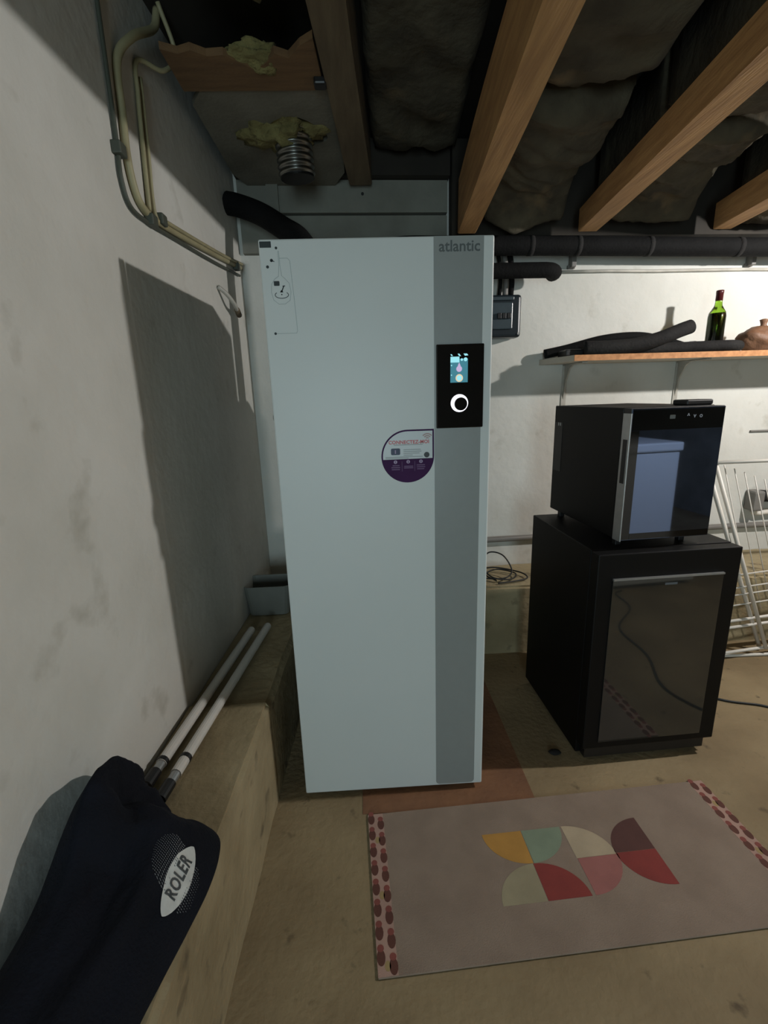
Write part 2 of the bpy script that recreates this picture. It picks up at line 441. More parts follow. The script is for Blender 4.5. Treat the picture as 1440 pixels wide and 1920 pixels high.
def ragged_board(name, outline, z0, z1, m, label, cat='board'):
    bm = NB(); prism(bm, outline, (0, 0, z0), (1, 0, 0), (0, 1, 0), (0, 0, 1), z1-z0)
    return obj(name, bm, m, label=label, cat=cat)
edge = [(-0.545, 1.64), (-0.50, 1.66), (-0.46, 1.645), (-0.42, 1.67), (-0.37, 1.665), (-0.33, 1.70), (-0.29, 1.73), (-0.25, 1.70), (-0.22, 1.66), (-0.18, 1.68), (-0.14, 1.63), (-0.10, 1.60)]
ragged_board('ceiling_board', edge+[(-0.085, 1.83), (-0.545, 1.83)], 2.415, 2.435, M['board_wood'], 'brown wooden ceiling board with a ragged broken front edge')
hc = Vector((-0.225, 2.10)); hole = [(hc.x+0.125*math.cos(a)*(1+0.12*math.sin(3*a)), hc.y+0.105*math.sin(a)*(1+0.1*math.cos(4*a))) for a in [2*math.pi*k/24 for k in range(24)]]
bm = NB()      # grey board with a hole: strips round a ring
outer = []
for k in range(24):
    a = 2*math.pi*k/24; c, s = math.cos(a), math.sin(a)
    t = min(((-0.04-hc.x)/c) if c > 0 else ((-0.545-hc.x)/c) if c < 0 else 9, ((2.57-hc.y)/s) if s > 0 else ((1.832-hc.y)/s) if s < 0 else 9)
    outer.append((hc.x+c*t, hc.y+s*t))
for zz, flip in ((2.42, 1), (2.44, 0)):
    A = [bm.verts.new((p[0], p[1], zz)) for p in outer]; B = [bm.verts.new((p[0], p[1], zz)) for p in hole]
    for k in range(24): bm.faces.new((A[k], A[(k+1) % 24], B[(k+1) % 24], B[k]))
    if flip: A0, B0 = A, B
for k in range(24):
    bm.faces.new((A0[k], A0[(k+1) % 24], A[(k+1) % 24], A[k])); bm.faces.new((B0[k], B0[(k+1) % 24], B[(k+1) % 24], B[k]))
obj('ceiling_board', bm, M['board_grey'], label='grey cement ceiling board with a rough hole around the metal duct', cat='board')

def tuft(c, r, seed, label, flat=0.6):
    bm = NB(); bmesh.ops.create_icosphere(bm, subdivisions=4, radius=1.0)
    for v in bm.verts:
        d = 1+0.55*fbm(v.co+Vector((seed, 0, 0)), 1.6)+0.22*noise.noise(v.co*6+Vector((seed, 3, 1)))
        v.co = Vector((c[0]+v.co.x*r[0]*d, c[1]+v.co.y*r[1]*d, c[2]+v.co.z*r[2]*d))
    obj('insulation_tuft', bm, M['yellow_wool'], smooth=True, label=label, cat='insulation', group='loose yellow wool tufts')
tuft((-0.27, 2.10, 2.44), (0.14, 0.11, 0.07), 1.3, 'yellow wool tuft stuffed in the hole around the metal duct')
tuft((-0.28, 1.72, 2.44), (0.085, 0.05, 0.025), 4.2, 'small yellow wool tuft on the broken board edge')
tuft((-0.26, 1.44, 2.52), (0.15, 0.10, 0.07), 9.1, 'big yellow wool lump in the opening at the top of the ceiling')
bm = NB(); box(bm, (-0.115, 1.76, 2.396), (-0.075, 1.80, 2.42), 0.006)
obj('metal_strap', bm, M['black'], label='small dark metal plate on the brown ceiling board corner', cat='plate')

# flexible duct
D = thing('flexible_duct', 'crinkled aluminium flexible duct hanging from the ceiling hole', 'duct', (-0.225, 2.10, 2.26))
bm = NB(); n = 60; pts = []; rad = []
for i in range(n+1):
    t = i/n; pts.append((-0.235+0.012*t, 2.10+0.02*t, 2.50-0.225*t)); rad.append(0.068+0.0055*math.sin(i*2*math.pi/6))
tube(bm, pts, rad, 28, caps=False)
obj('duct_hose', bm, M['duct'], D, smooth=True)
bm = NB(); tube(bm, [(-0.2232, 2.12, 2.288), (-0.2225, 2.1205, 2.277)], 0.066, 28)
obj('mouth_shade', bm, M['black'], D, label='black disc painted as the shade in the duct mouth')  # solid black disc, painted in for the shade inside the duct

# header boards on top of the back wall
bm = NB()
prism(bm, [(-0.56, BY(-0.56)-0.045), (0.46, BY(0.46)-0.045), (0.46, BY(0.46)), (-0.56, BY(-0.56))], (0, 0, 2.305), (1, 0, 0), (0, 1, 0), (0, 0, 1), 0.14)
H = obj('trim_1', bm, M['header'], kind='structure', base=False)
bm = NB(); prism(bm, [(-0.56, BY(-0.56)-0.035), (0.46, BY(0.46)-0.035), (0.46, BY(0.46)), (-0.56, BY(-0.56))], (0, 0, 2.13), (1, 0, 0), (0, 1, 0), (0, 0, 1), 0.165)
obj('trim_2', bm, M['header'], kind='structure', base=False)
bm = NB(); prism(bm, [(-0.42, BY(-0.42)-0.062), (-0.365, BY(-0.365)-0.062), (-0.365, BY(-0.365)-0.046), (-0.42, BY(-0.42)-0.046)], (0, 0, 2.30), (1, 0, 0), (0, 1, 0), (0, 0, 1), 0.14)
obj('batten', bm, M['header'], H)
bm = NB(); lathe(bm, [(0.007, 0), (0.007, 0.004)], 10, Matrix.Translation((0.04, BY(0.04)-0.046, 2.385)) @ Matrix.Rotation(math.radians(90), 4, 'X'))
obj('screw_hole', bm, M['black'], H)

# ------------------------------------------------------------------ water heater cabinet
HX0, HX1, HY, HZ0, HZ1 = -0.266, 0.382, 1.400, 0.022, 1.845
HT = thing('water_heater', 'tall white heat pump cabinet with grey stripe and lit control panel', 'water heater', (0.058, 1.40, 0))
bm = NB(); box(bm, (HX0+0.002, HY+0.028, HZ0), (HX1-0.002, 2.02, HZ1-0.002), 0.004)
obj('cabinet_body', bm, M['white_enamel'], HT)
bm = NB(); box(bm, (HX0, HY, HZ0), (HX1, HY+0.026, HZ1), 0.005, 3)
DOOR = obj('front_panel', bm, M['white_enamel'], HT)
bm = NB(); box(bm, (HX0+0.03, HY+0.05, 0.0), (HX1-0.03, 1.98, HZ0))
obj('plinth', bm, M['black'], HT)
FN = dict(ux=(1, 0, 0), uy=(0, 0, 1), n=(0, -1, 0))
def on_front(bm, poly, t=0.0006, y=HY): prism(bm, poly, (0, y, 0), FN['ux'], FN['uy'], FN['n'], t)
bm = NB(); on_front(bm, rrect(0.212, 0.03, 0.352, 1.8435, 0.014, corners=(0, 0, 1, 1)), 0.0015)
obj('grey_stripe', bm, M['stripe'], DOOR, label='satin grey vertical stripe')
obj('logo', text_bm('atlantic', 0.040, (0.284, HY-0.0015, 1.817), FN['ux'], FN['uy'], FN['n'], bold=0.0006), M['logo'], DOOR, label='grey lettering atlantic')
CP = obj('control_panel', (lambda b: (box(b, (0.217, HY-0.010, 1.324), (0.357, HY-0.0005, 1.562), 0.003, 2), b)[1])(NB()), M['black_gloss'], HT, label='black glass control panel')
cy = HY-0.010
def pan(name, polys, m, lift=0.0004, parent=CP, label=None):
    b = NB()
    for p in polys: prism(b, p, (0, cy-lift, 0), FN['ux'], FN['uy'], FN['n'], 0.0003)
    return obj(name, b, M[m], parent, label=label)
SCR = pan('screen', [[(0.258, 1.455), (0.309, 1.455), (0.309, 1.521), (0.258, 1.521)]], 'scr', label='small lit teal screen')
pan('screen_tile', [[(0.258, 1.511), (0.284, 1.511), (0.284, 1.527), (0.258, 1.527)]], 'scr_lt', 0.0012)
pan('status_icons', [[(0.258, 1.534), (0.262, 1.534), (0.265, 1.529), (0.260, 1.530)], [(0.279, 1.535), (0.284, 1.535), (0.289, 1.528), (0.283, 1.529)], [(0.296, 1.535), (0.306, 1.535), (0.310, 1.530), (0.300, 1.529)]], 'scr_lt')
pan('weather_icons', [circ(0.291, 1.5185, 0.0036, 10), circ(0.302, 1.519, 0.0055, 10)], 'scr_lt', 0.0012)
pan('shower_icon', [circ(0.2835, 1.493, 0.0085, 16), [(0.279, 1.501), (0.288, 1.501), (0.2835, 1.511)]], 'scr_lilac', 0.0012)
pan('gauge_ring', [circ(0.284, 1.4675, 0.011, 20)], 'scr_sand', 0.0012); pan('gauge_face', [circ(0.284, 1.4675, 0.0075, 20)], 'scr_lt', 0.0018)
pan('marker_dot', [circ(0.261, 1.503, 0.002, 8)], 'scr_lt', 0.0012); pan('marker_dot', [circ(0.261, 1.476, 0.0018, 8)], 'scr_lt', 0.0012)
bm = NB(); rc = (0.285, 1.396)
prism(bm, circ(rc[0], rc[1], 0.0255, 40), (0, cy-0.0004, 0), FN['ux'], FN['uy'], FN['n'], 0.003)
RING = obj('dial_ring', bm, M['ring'], CP, label='glowing white ring of the dial')
bm = NB(); prism(bm, circ(rc[0]+0.0028, rc[1]-0.0022, 0.0188, 32), (0, cy-0.0034, 0), FN['ux'], FN['uy'], FN['n'], 0.006)
obj('dial_knob', bm, M['black_gloss'], CP)
# connect sticker: drop shape with one square corner
scx, scz, sr = 0.1300, 1.2425, 0.0805
def drop(r):
    return [(scx+r, scz+r)]+[(scx+r*math.cos(math.radians(a)), scz+r*math.sin(math.radians(a))) for a in range(90, 361, 6)]
bm = NB(); on_front(bm, drop(sr), 0.0005)
ST = obj('round_sticker', bm, M['st_purple'], DOOR, label='drop-shaped purple and white sticker reading CONNECTEZ-MOI')
def stk(name, polys, m, lift=0.0005, label=None):
    b = NB()
    for p in polys: prism(b, p, (0, HY-lift, 0), FN['ux'], FN['uy'], FN['n'], 0.0003)
    return obj(name, b, M[m], ST, label=label)
ri = sr-0.0048; cut = scz-0.008
up = [(scx+ri, cut+0.001), (scx+ri, scz+ri)]+[(scx+ri*math.cos(math.radians(a)), scz+ri*math.sin(math.radians(a))) for a in range(90, 181, 6)]+[(scx-ri*0.995, cut)]
stk('white_field', [up], 'st_white')
stk('wifi_arcs', [[(0.190+r*math.cos(math.radians(a)), 1.292+r*math.sin(math.radians(a))) for a in range(40, 141, 10)]+[(0.190+(r-0.0033)*math.cos(math.radians(a)), 1.292+(r-0.0033)*math.sin(math.radians(a))) for a in range(140, 39, -10)] for r in (0.007, 0.013, 0.019)], 'st_pink', 0.0009)
obj('sticker_title', text_bm('CONNECTEZ-MOI', 0.0145, (0.134, HY-0.0009, 1.2855), FN['ux'], FN['uy'], FN['n'], 0, 0.0005, 1.05), M['st_red'], ST, label='red lettering CONNECTEZ-MOI')
stk('gateway_picture', [rrect(0.079, 1.248, 0.107, 1.268, 0.004)], 'st_navy', 0.0009)
stk('gateway_light', [[(0.091, 1.252), (0.094, 1.252), (0.094, 1.263), (0.091, 1.263)]], 'st_lilac', 0.0013)
stk('text_lines', [[(x0, z), (x1, z), (x1, z+0.0022), (x0, z+0.0022)] for x0, x1, z in ((0.117, 0.170, 1.262), (0.117, 0.172, 1.2565), (0.117, 0.166, 1.251), (0.117, 0.145, 1.2455), (0.088, 0.176, 1.277), (0.062, 0.176, 1.2405), (0.062, 0.132, 1.2365))], 'st_grey', 0.0009)
stk('black_dot', [circ(0.188, 1.246, 0.0085, 20)], 'black', 0.0009)
for x in (0.092, 0.131, 0.170): stk('step_disc', [circ(x, 1.2265, 0.0055, 16)], 'st_lilac', 0.0006)
for d, x in zip('123', (0.092, 0.131, 0.170)):
    obj('step_digit', text_bm(d, 0.009, (x, HY-0.0010, 1.2263), FN['ux'], FN['uy'], FN['n'], 0, 0.0002), M['st_purple'], ST)
for x in (0.112, 0.151): stk('divider', [[(x-0.0006, 1.197), (x+0.0006, 1.197), (x+0.0006, 1.228), (x-0.0006, 1.228)]], 'st_mauve', 0.0006)
stk('small_print', [[(x0, z), (x1, z), (x1, z+0.003), (x0, z+0.003)] for x0, x1, z in ((0.083, 0.104, 1.214), (0.079, 0.106, 1.208), (0.080, 0.105, 1.202), (0.118, 0.146, 1.211), (0.118, 0.146, 1.206), (0.157, 0.182, 1.214), (0.157, 0.183, 1.208), (0.158, 0.180, 1.202))], 'st_mauve', 0.0006)
# pictogram decal in the upper left corner
def pic(name, m): return NB(), name, m
def ink(name, polys=(), lines=()):
    b = NB()
    for p in polys: on_front(b, p)
    for pts, wd_ in lines: stroke(b, pts, wd_, (0, HY, 0), FN['ux'], FN['uy'], FN['n'], 0.0006)
    return obj(name, b, M['ink'], DOOR)
ink('print_label', [rrect(-0.2625, 1.8235, -0.2315, 1.839, 0.0015)])
ink('print_label', [rrect(-0.232, 1.728, -0.2165, 1.740, 0.002)])
for x, z, r in ((-0.2185, 1.8225, 0.0035), (-0.2455, 1.776, 0.0040), (-0.2385, 1.604, 0.0036)): ink('print_dot', [circ(x, z, r, 12)])
ink('print_screw', [circ(-0.2335, 1.792, 0.0042, 12)], [([(-0.2335, 1.792), (-0.2265, 1.789)], 0.002)])
ink('print_spanner', [[(-0.217, 1.711), (-0.208, 1.711), (-0.210, 1.7165), (-0.214, 1.7165)], [(-0.2085, 1.7255), (-0.2015, 1.7265), (-0.202, 1.7285), (-0.209, 1.728)]], [([(-0.2125, 1.712), (-0.2055, 1.727)], 0.0028)])
ink('print_dot', [circ(-0.2125, 1.7055, 0.0018, 8)])
ink('print_turn_arrow', lines=[([(-0.2125+0.0185*math.cos(math.radians(a)), 1.7045+0.0085*math.sin(math.radians(a))) for a in range(140, 401, 13)], 0.0016)])
bm = NB()
stroke(bm, [(-0.2145, 1.815), (-0.2145, 1.78), (-0.218, 1.752), (-0.228, 1.746), (-0.238, 1.733), (-0.2405, 1.712), (-0.236, 1.692), (-0.222, 1.681), (-0.205, 1.681), (-0.191, 1.690), (-0.1865, 1.712), (-0.190, 1.734), (-0.201, 1.746), (-0.209, 1.753), (-0.2115, 1.78), (-0.2125, 1.815)], 0.0010, (0, HY, 0), FN['ux'], FN['uy'], FN['n'], 0.0004)
stroke(bm, [(-0.2115, 1.797), (-0.190, 1.797), (-0.184, 1.79), (-0.1795, 1.70), (-0.176, 1.61), (-0.179, 1.604), (-0.235, 1.604)], 0.0010, (0, HY, 0), FN['ux'], FN['uy'], FN['n'], 0.0004)
obj('pictogram_outline', bm, M['ink_faint'], DOOR)
bm = NB(); lathe(bm, [(0.018, 0), (0.024, 0.006), (0.024, 0.03), (0.012, 0.036)], 16, Matrix.Translation((HX0, 1.60, 1.365)) @ Matrix.Rotation(math.radians(-90), 4, 'Y'))
obj('side_knob', bm, M['black'], HT, label='black knob on the cabinet side')
bm = NB(); box(bm, (-0.05, 2.022, 0.9), (0.27, 2.28, 1.55), 0.02)
obj('rear_light_block', bm, M['foam2'], HT)  # unseen box, added to block lamp light low behind the cabinet

# insulated pipes and risers
def pipe(name, ctrl, r, m, label, cat='pipe', n=8, seg=16, group=None, parent=None):
    bm = NB(); tube(bm, catmull(ctrl, n), r, seg)
    return obj(name, bm, M[m], parent, smooth=True, label=label, cat=cat, group=group)
IP = thing('insulated_pipe', 'long black foam-insulated pipe along the top of the back wall', 'pipe', (1.6, 2.5, 2.05))
bm = NB(); tube(bm, catmull([(0.075, 2.44, 1.55), (0.075, 2.45, 1.95), (0.10, 2.46, 2.08), (0.20, 2.475, 2.125), (0.45, 2.485, 2.128), (0.9, 2.50, 2.125), (1.8, 2.53, 2.112), (3.0, 2.58, 2.10), (4.1, 2.62, 2.10)], 10), 0.044, 20)
obj('pipe_foam', bm, M['foam'], IP, smooth=True)
for x, z in ((0.86, 2.125), (1.10, 2.122), (1.47, 2.117), (1.95, 2.11)):
    bm = NB(); y = 2.50+(x-0.9)*0.033
    tube(bm, [(x-0.012, y, z), (x+0.012, y, z)], 0.0455, 20)
    obj('tape_band', bm, M['foam2'], IP, smooth=True)
for x in (1.13, 2.13):
    bm = NB(); yb = BY(x); box(bm, (x-0.012, yb-0.05, 2.05), (x+0.012, yb-0.002, 2.16), 0.003); box(bm, (x-0.02, yb-0.02, 2.048), (x+0.02, yb-0.001, 2.066), 0.003)
    obj('pipe_bracket', bm, M['conduit'], IP)
pipe('insulated_pipe', [(0.30, 2.44, 1.995), (0.6, 2.44, 2.0), (0.86, 2.44, 2.0), (0.945, 2.45, 2.0), (0.985, 2.49, 2.0), (0.99, 2.53, 2.003)], 0.036, 'foam', 'short thick black foam pipe above the grey fuse box')
pipe('insulated_pipe', [(LX(2.42)+0.005, 2.42, 2.305), (-0.53, 2.41, 2.29), (-0.43, 2.38, 2.245), (-0.33, 2.34, 2.175), (-0.24, 2.29, 2.10), (-0.18, 2.25, 1.95), (-0.16, 2.235, 1.5)], 0.048, 'foam', 'black foam pipe running from the left wall down behind the white cabinet', n=8)
pipe('riser_pipe', [(0.02, 2.345, 0.402), (0.02, 2.345, 1.3), (0.02, 2.345, 1.8), (0.02, 2.345, 2.0), (0.02, 2.345, 2.10)], 0.017, 'foam2', 'thin dark riser pipe standing behind the white cabinet', seg=10)

# conduits and fuse box on the back wall
def wall_run(x0, x1, z, off, r, m, name, label, cat='conduit'):
    bm = NB(); tube(bm, [(x0+(x1-x0)*k/12, BY(x0+(x1-x0)*k/12)-off, z+0.002*math.sin(k*2.1)) for k in range(13)], r, 10)
    return obj(name, bm, M[m], smooth=True, label=label, cat=cat)
wall_run(1.08, 4.2, 2.035, 0.010, 0.008, 'bracket', 'conduit', 'thin painted conduit on the back wall under the long black pipe')
wall_run(-0.3, 4.2, 0.572, 0.020, 0.017, 'conduit', 'conduit', 'grey conduit low on the back wall just above the ledge')
FB = thing('fuse_box', 'dark grey fuse box with breakers on the back wall beside the cabinet', 'fuse box', (0.74, BY(0.74)-0.05, 1.70))
by = BY(0.74)
bm = NB(); box(bm, (0.60, by-0.085, 1.705), (0.845, by-0.002, 1.915), 0.016, 3)
obj('housing', bm, M['dark_grey_box'], FB)
bm = NB(); box(bm, (0.605, by-0.098, 1.745), (0.795, by-0.084, 1.875), 0.005)
fc = obj('breaker_window', bm, M['smoke'], FB)
for k in range(3):
    bm = NB(); x = 0.722+k*0.025; box(bm, (x-0.010, by-0.112, 1.795), (x+0.010, by-0.096, 1.822), 0.002)
    obj('breaker_lever', bm, M['black'], FB)
bm = NB(); box(bm, (0.61, by-0.0985, 1.885), (0.80, by-0.084, 1.902), 0.003); obj('label_strip', bm, M['smoke'], FB)
for x in (0.62, 0.83):
    bm = NB(); lathe(bm, [(0.006, 0), (0.006, 0.006)], 10, Matrix.Translation((x, by-0.084, 1.722)) @ Matrix.Rotation(math.radians(90), 4, 'X')); obj('cover_screw', bm, M['alu'], FB)
for i, (x, r, m, lb) in enumerate(((0.735, 0.010, 'foam', 'thin black cable dropping into the fuse box beside the cabinet edge'), (0.765, 0.014, 'conduit', 'grey tube dropping into the fuse box between two black cables'), (0.795, 0.014, 'foam', 'thicker black cable dropping into the fuse box at its right'))):
    pipe('fuse_box_cable', [(x, by-0.05, 1.917), (x+0.004, by-0.05, 1.98), (x, by-0.045, 2.06), (x-0.01, by-0.04, 2.12)], r, m, lb, 'cable', seg=10)

# ------------------------------------------------------------------ cables on the left wall
def lw(y, z, off=0.008): return (LX(y)+off, y, z)
pipe('wall_cable', [lw(1.475, 2.60), lw(1.472, 2.40), lw(1.468, 2.17), lw(1.466, 2.088), lw(1.462, 2.02), lw(1.49, 1.962), lw(1.58, 1.952), lw(1.75, 1.962), lw(2.1, 1.985), lw(2.50, 2.02)], 0.006, 'cable_dark', 'thin dark cable curving down the left wall, leftmost of the bundle', 'cable', seg=8)
pipe('wall_cable', [(-0.585, 1.78, 2.60), (-0.59, 1.745, 2.53), (LX(1.6)+0.03, 1.60, 2.42), lw(1.535, 2.33), lw(1.52, 2.2), lw(1.512, 2.096), lw(1.526, 2.023), lw(1.563, 1.985), lw(1.65, 1.975), lw(1.9, 1.995), lw(2.2, 2.025), lw(2.52, 2.06)], 0.0115, 'cable_beige', 'thick beige cable hanging from the ceiling and bending along the left wall', 'cable', seg=10)
pipe('wall_cable', [(-0.57, 1.75, 2.60), (-0.55, 1.80, 2.50), (-0.575, 1.74, 2.42), lw(1.66, 2.40), lw(1.635, 2.30), lw(1.622, 2.179), lw(1.606, 1.991)], 0.007, 'cable_beige', 'thin beige cable looping off the ceiling edge and dropping to the clip', 'cable', seg=8)
pipe('wall_cable', [lw(1.665, 2.36), lw(1.652, 2.172), lw(1.642, 1.995), lw(1.70, 1.988, 0.02), lw(1.95, 2.01, 0.02), lw(2.25, 2.04, 0.02), lw(2.52, 2.075, 0.02)], 0.0065, 'cable_beige', 'slim beige cable, rightmost of the drops on the left wall', 'cable', seg=8)
CL = [lw(1.466, 2.088, 0.01), lw(1.60, 1.962, 0.012), lw(1.665, 1.985, 0.014), lw(2.44, 2.045, 0.014)]
for p, lb in zip(CL, ('dark green clip holding the thin cable high on the left wall', 'cable clip at the bend of the bundle on the left wall', 'small clip just right of the cable bend on the left wall', 'cable clip near the corner at the end of the bundle')):
    bm = NB(); box(bm, (-0.012, -0.02, -0.016), (0.014, 0.02, 0.016), 0.004, M=Matrix.Translation(p)); obj('cable_clip', bm, M['cable_dark'], label=lb, cat='clip', group='cable clips on the left wall')
WH = thing('wall_hook', 'rusty metal hook with brown tip on the left wall near the corner', 'hook', lw(2.25, 1.87, 0))
bm = NB(); tube(bm, catmull([lw(2.17, 1.90, 0.004), lw(2.20, 1.875, 0.03), lw(2.25, 1.84, 0.045), lw(2.31, 1.825, 0.035)], 6), 0.009, 8); obj('hook_arm', bm, M['bracket'], WH, smooth=True)
bm = NB(); tube(bm, [lw(2.29, 1.828, 0.04), lw(2.35, 1.815, 0.03)], 0.013, 10); obj('hook_tip', bm, M['plank'], WH, smooth=True)

# ------------------------------------------------------------------ white tubes and tub on the ledge
def rod(a, b, label, dark_at):
    a, b = Vector(a), Vector(b); d = (b-a)
    R = thing('white_tube', label, 'tube', a, group='white tubes lying on the ledge')
    def seg_(nm, t0, t1, r, m):
        bm = NB(); tube(bm, [a+d*t0, a+d*t1], r, 14); obj(nm, bm, M[m], R, smooth=False)
    seg_('tube_body', 0.06, 1.0, 0.0155, 'pvc')
    seg_('thin_section', 0.545, 1.002, 0.0160, 'pvc')
    seg_('dark_band', dark_at, dark_at+0.014, 0.0172, 'black')
    seg_('metal_ferrule', 0.02, 0.075, 0.013, 'alu')
    seg_('end_fitting', -0.035, 0.025, 0.0165, 'black')
    return R
rod((-0.618, 1.075, 0.432), (-0.540, 1.90, 0.428), 'white tube lying on the ledge against the left wall', 0.062)
rod((-0.562, 1.03, 0.432), (-0.474, 1.93, 0.428), 'white tube lying on the ledge nearer its front edge', 0.115)
bm = NB()
ti = [(-0.50+0.095*a, 2.16+0.07*b) for a, b in rrect(-1, -1, 1, 1, 0.35, 4)]
to = [(-0.50+0.115*a, 2.16+0.085*b) for a, b in rrect(-1, -1, 1, 1, 0.35, 4)]
nI = len(ti); z0, z1 = 0.405, 0.556
A = [bm.verts.new((p[0], p[1], z0)) for p in ti]; B = [bm.verts.new((p[0], p[1], z1)) for p in to]
B2 = [bm.verts.new((-0.50+(p[0]+0.50)*0.96, 2.16+(p[1]-2.16)*0.95, z1)) for p in to]; A2 = [bm.verts.new((-0.50+(p[0]+0.50)*0.96, 2.16+(p[1]-2.16)*0.95, z0+0.006)) for p in ti]
bm.faces.new(A); bm.faces.new(A2)
for k in range(nI):
    j = (k+1) % nI
    bm.faces.new((A[k], A[j], B[j], B[k])); bm.faces.new((B[k], B[j], B2[j], B2[k])); bm.faces.new((B2[k], B2[j], A2[j], A2[k]))
obj('plastic_tub', bm, M['tub'], label='small white plastic tub, shade in its colour, on the ledge behind the cabinet', cat='tub')

# ------------------------------------------------------------------ jacket
stn = [  # left contact, ridge, right hem
    ((-0.615, 0.975, 0.47), (-0.59, 0.965, 0.57), (-0.555, 0.995, 0.425)),
    ((-0.640, 0.92, 0.47), (-0.585, 0.905, 0.655), (-0.528, 0.975, 0.418)),
    ((-0.655, 0.86, 0.45), (-0.580, 0.845, 0.690), (-0.528, 0.945, 0.420)),
    ((-0.660, 0.80, 0.44), (-0.575, 0.790, 0.702), (-0.515, 0.915, 0.420)),
    ((-0.662, 0.74, 0.43), (-0.572, 0.750, 0.685), (-0.437, 0.928, 0.420)),
    ((-0.664, 0.70, 0.43), (-0.570, 0.715, 0.650), (-0.386, 0.897, 0.418)),
    ((-0.666, 0.66, 0.43), (-0.568, 0.685, 0.610), (-0.369, 0.845, 0.418)),
    ((-0.668, 0.61, 0.43), (-0.566, 0.640, 0.580), (-0.370, 0.775, 0.418)),
    ((-0.671, 0.54, 0.43), (-0.564, 0.575, 0.568), (-0.384, 0.700, 0.418)),
    ((-0.674, 0.45, 0.43), (-0.562, 0.505, 0.566), (-0.402, 0.620, 0.418)),
    ((-0.678, 0.33, 0.43), (-0.560, 0.40, 0.566), (-0.418, 0.54, 0.418)),
    ((-0.684, 0.18, 0.43), (-0.560, 0.25, 0.560), (-0.430, 0.40, 0.418)),
    ((-0.690, 0.02, 0.43), (-0.560, 0.08, 0.540), (-0.440, 0.20, 0.418))]
Ls = catmull([s[0] for s in stn], 6); Rs_ = catmull([s[1] for s in stn], 6); Hs = catmull([s[2] for s in stn], 6)
bm = NB(); nV = 40; grid = []
for i, (l, r, h) in enumerate(zip(Ls, Rs_, Hs)):
    row = []
    for k in range(nV+1):
        v = k/nV
        if v < 0.3:
            t = v/0.3; p = l.lerp(r, t); p = p + Vector((-0.01, 0, 0.05))*math.sin(math.pi*t)*0.8
        else:
            t = (v-0.3)/0.7; p = r.lerp(h, t); fl = 0.15 if i < 18 else min(1.0, 0.15+(i-18)/14); p = p + Vector((0.02, 0.0, 0.050))*math.sin(math.pi*t)*(0.55+0.45*t)*fl
        env = math.sin(math.pi*min(1, v*1.02))
        s = i/len(Ls)
        fold = math.sin(v*17+s*5+2.0*noise.noise(Vector((s*4, v*2, 1))))*0.010 + fbm((s*3.2, v*5, 2.5), 1.3)*0.018
        row.append(bm.verts.new(p + Vector((0.35, 0.1, 0.9))*fold*env))
    grid.append(row)
for a, b in zip(grid, grid[1:]):
    for k in range(nV): bm.faces.new((a[k], a[k+1], b[k+1], b[k]))
bvh = BVHTree.FromBMesh(bm)
# close underneath so the bundle is a solid heap of cloth
und = [[bm.verts.new((v.co.x*0.995-0.003, v.co.y, 0.4135)) for v in (row[0], row[nV])] for row in grid]
for (a, b), ra, rb in zip(zip(und, und[1:]), grid, grid[1:]):
    bm.faces.new((ra[0], rb[0], b[0], a[0])); bm.faces.new((ra[nV], a[1], b[1], rb[nV])); bm.faces.new((a[0], b[0], b[1], a[1]))
bm.faces.new([v for v in grid[0]]+[und[0][1], und[0][0]]); bm.faces.new([v for v in grid[-1]][::-1]+[und[-1][0], und[-1][1]])
JK = obj('jacket', bm, M['navy'], smooth=True, label='dark navy jacket with a white oval print heaped on the ledge at lower left', cat='jacket')
# the print, laid on the cloth
def drape(bm, lift):
    for v in bm.verts:
        hit = bvh.ray_cast(Vector((v.co.x, v.co.y, 1.2)), Vector((0, 0, -1)))
        if hit[0] is not None: v.co.z = hit[0].z+lift+v.co.z
    return bm
bo = Vector((-0.410, 0.742, 0)); bux = Vector((0.10, 0.995, 0)).normalized(); buy = Vector((-0.995, 0.10, 0)).normalized()
def ell(a, b, n=36, p=1.0): return [(a*math.cos(t), b*math.copysign(abs(math.sin(t))**p, math.sin(t))) for t in [2*math.pi*k/n for k in range(n)]]
def fan(pts, rings=4):
    b = NB(); cs = [[b.verts.new(bo+bux*p[0]*f+buy*p[1]*f) for p in pts] for f in [(k+1)/rings for k in range(rings)]]
    c = b.verts.new(bo); n = len(pts)
    for k in range(n):
        b.faces.new((c, cs[0][k], cs[0][(k+1) % n]))
        for q in range(rings-1): b.faces.new((cs[q][k], cs[q+1][k], cs[q+1][(k+1) % n], cs[q][(k+1) % n]))
    return b
BG = obj('oval_print', drape(fan(ell(0.067, 0.0170, p=1.45), 5), 0.0022), M['badge'], JK, label='white oval print with dark letters')
tb = text_bm('ROLER', 0.0235, bo+bux*0.002, bux, buy, (0, 0, 1), 0, 0.0006, 1.12)
bmesh.ops.subdivide_edges(tb, edges=[e for e in tb.edges if e.calc_length() > 0.006], cuts=1)
obj('print_letters', drape(tb, 0.0034), M['ink'], JK, label='dark lettering on the white oval')
b = NB()
for i in range(-11, 12):
    for j in range(0, 13):
        x = 0.012+i*0.0042; y = 0.012+j*0.0026
        if (x-0.012)**2/0.046**2 + ((y-0.012)/0.032)**2 > 1: continue
        rr = 0.0013*(1-0.5*j/13)
        q = bo+bux*x+buy*y; vs = [b.verts.new(q+Vector((dx*rr, dy*rr, 0))) for dx, dy in ((-1, 0), (0, -1), (1, 0), (0, 1))]; b.faces.new(vs)
obj('halftone_dots', drape(b, 0.0022), M['badge_grey'], JK, kind='stuff')
b = NB()
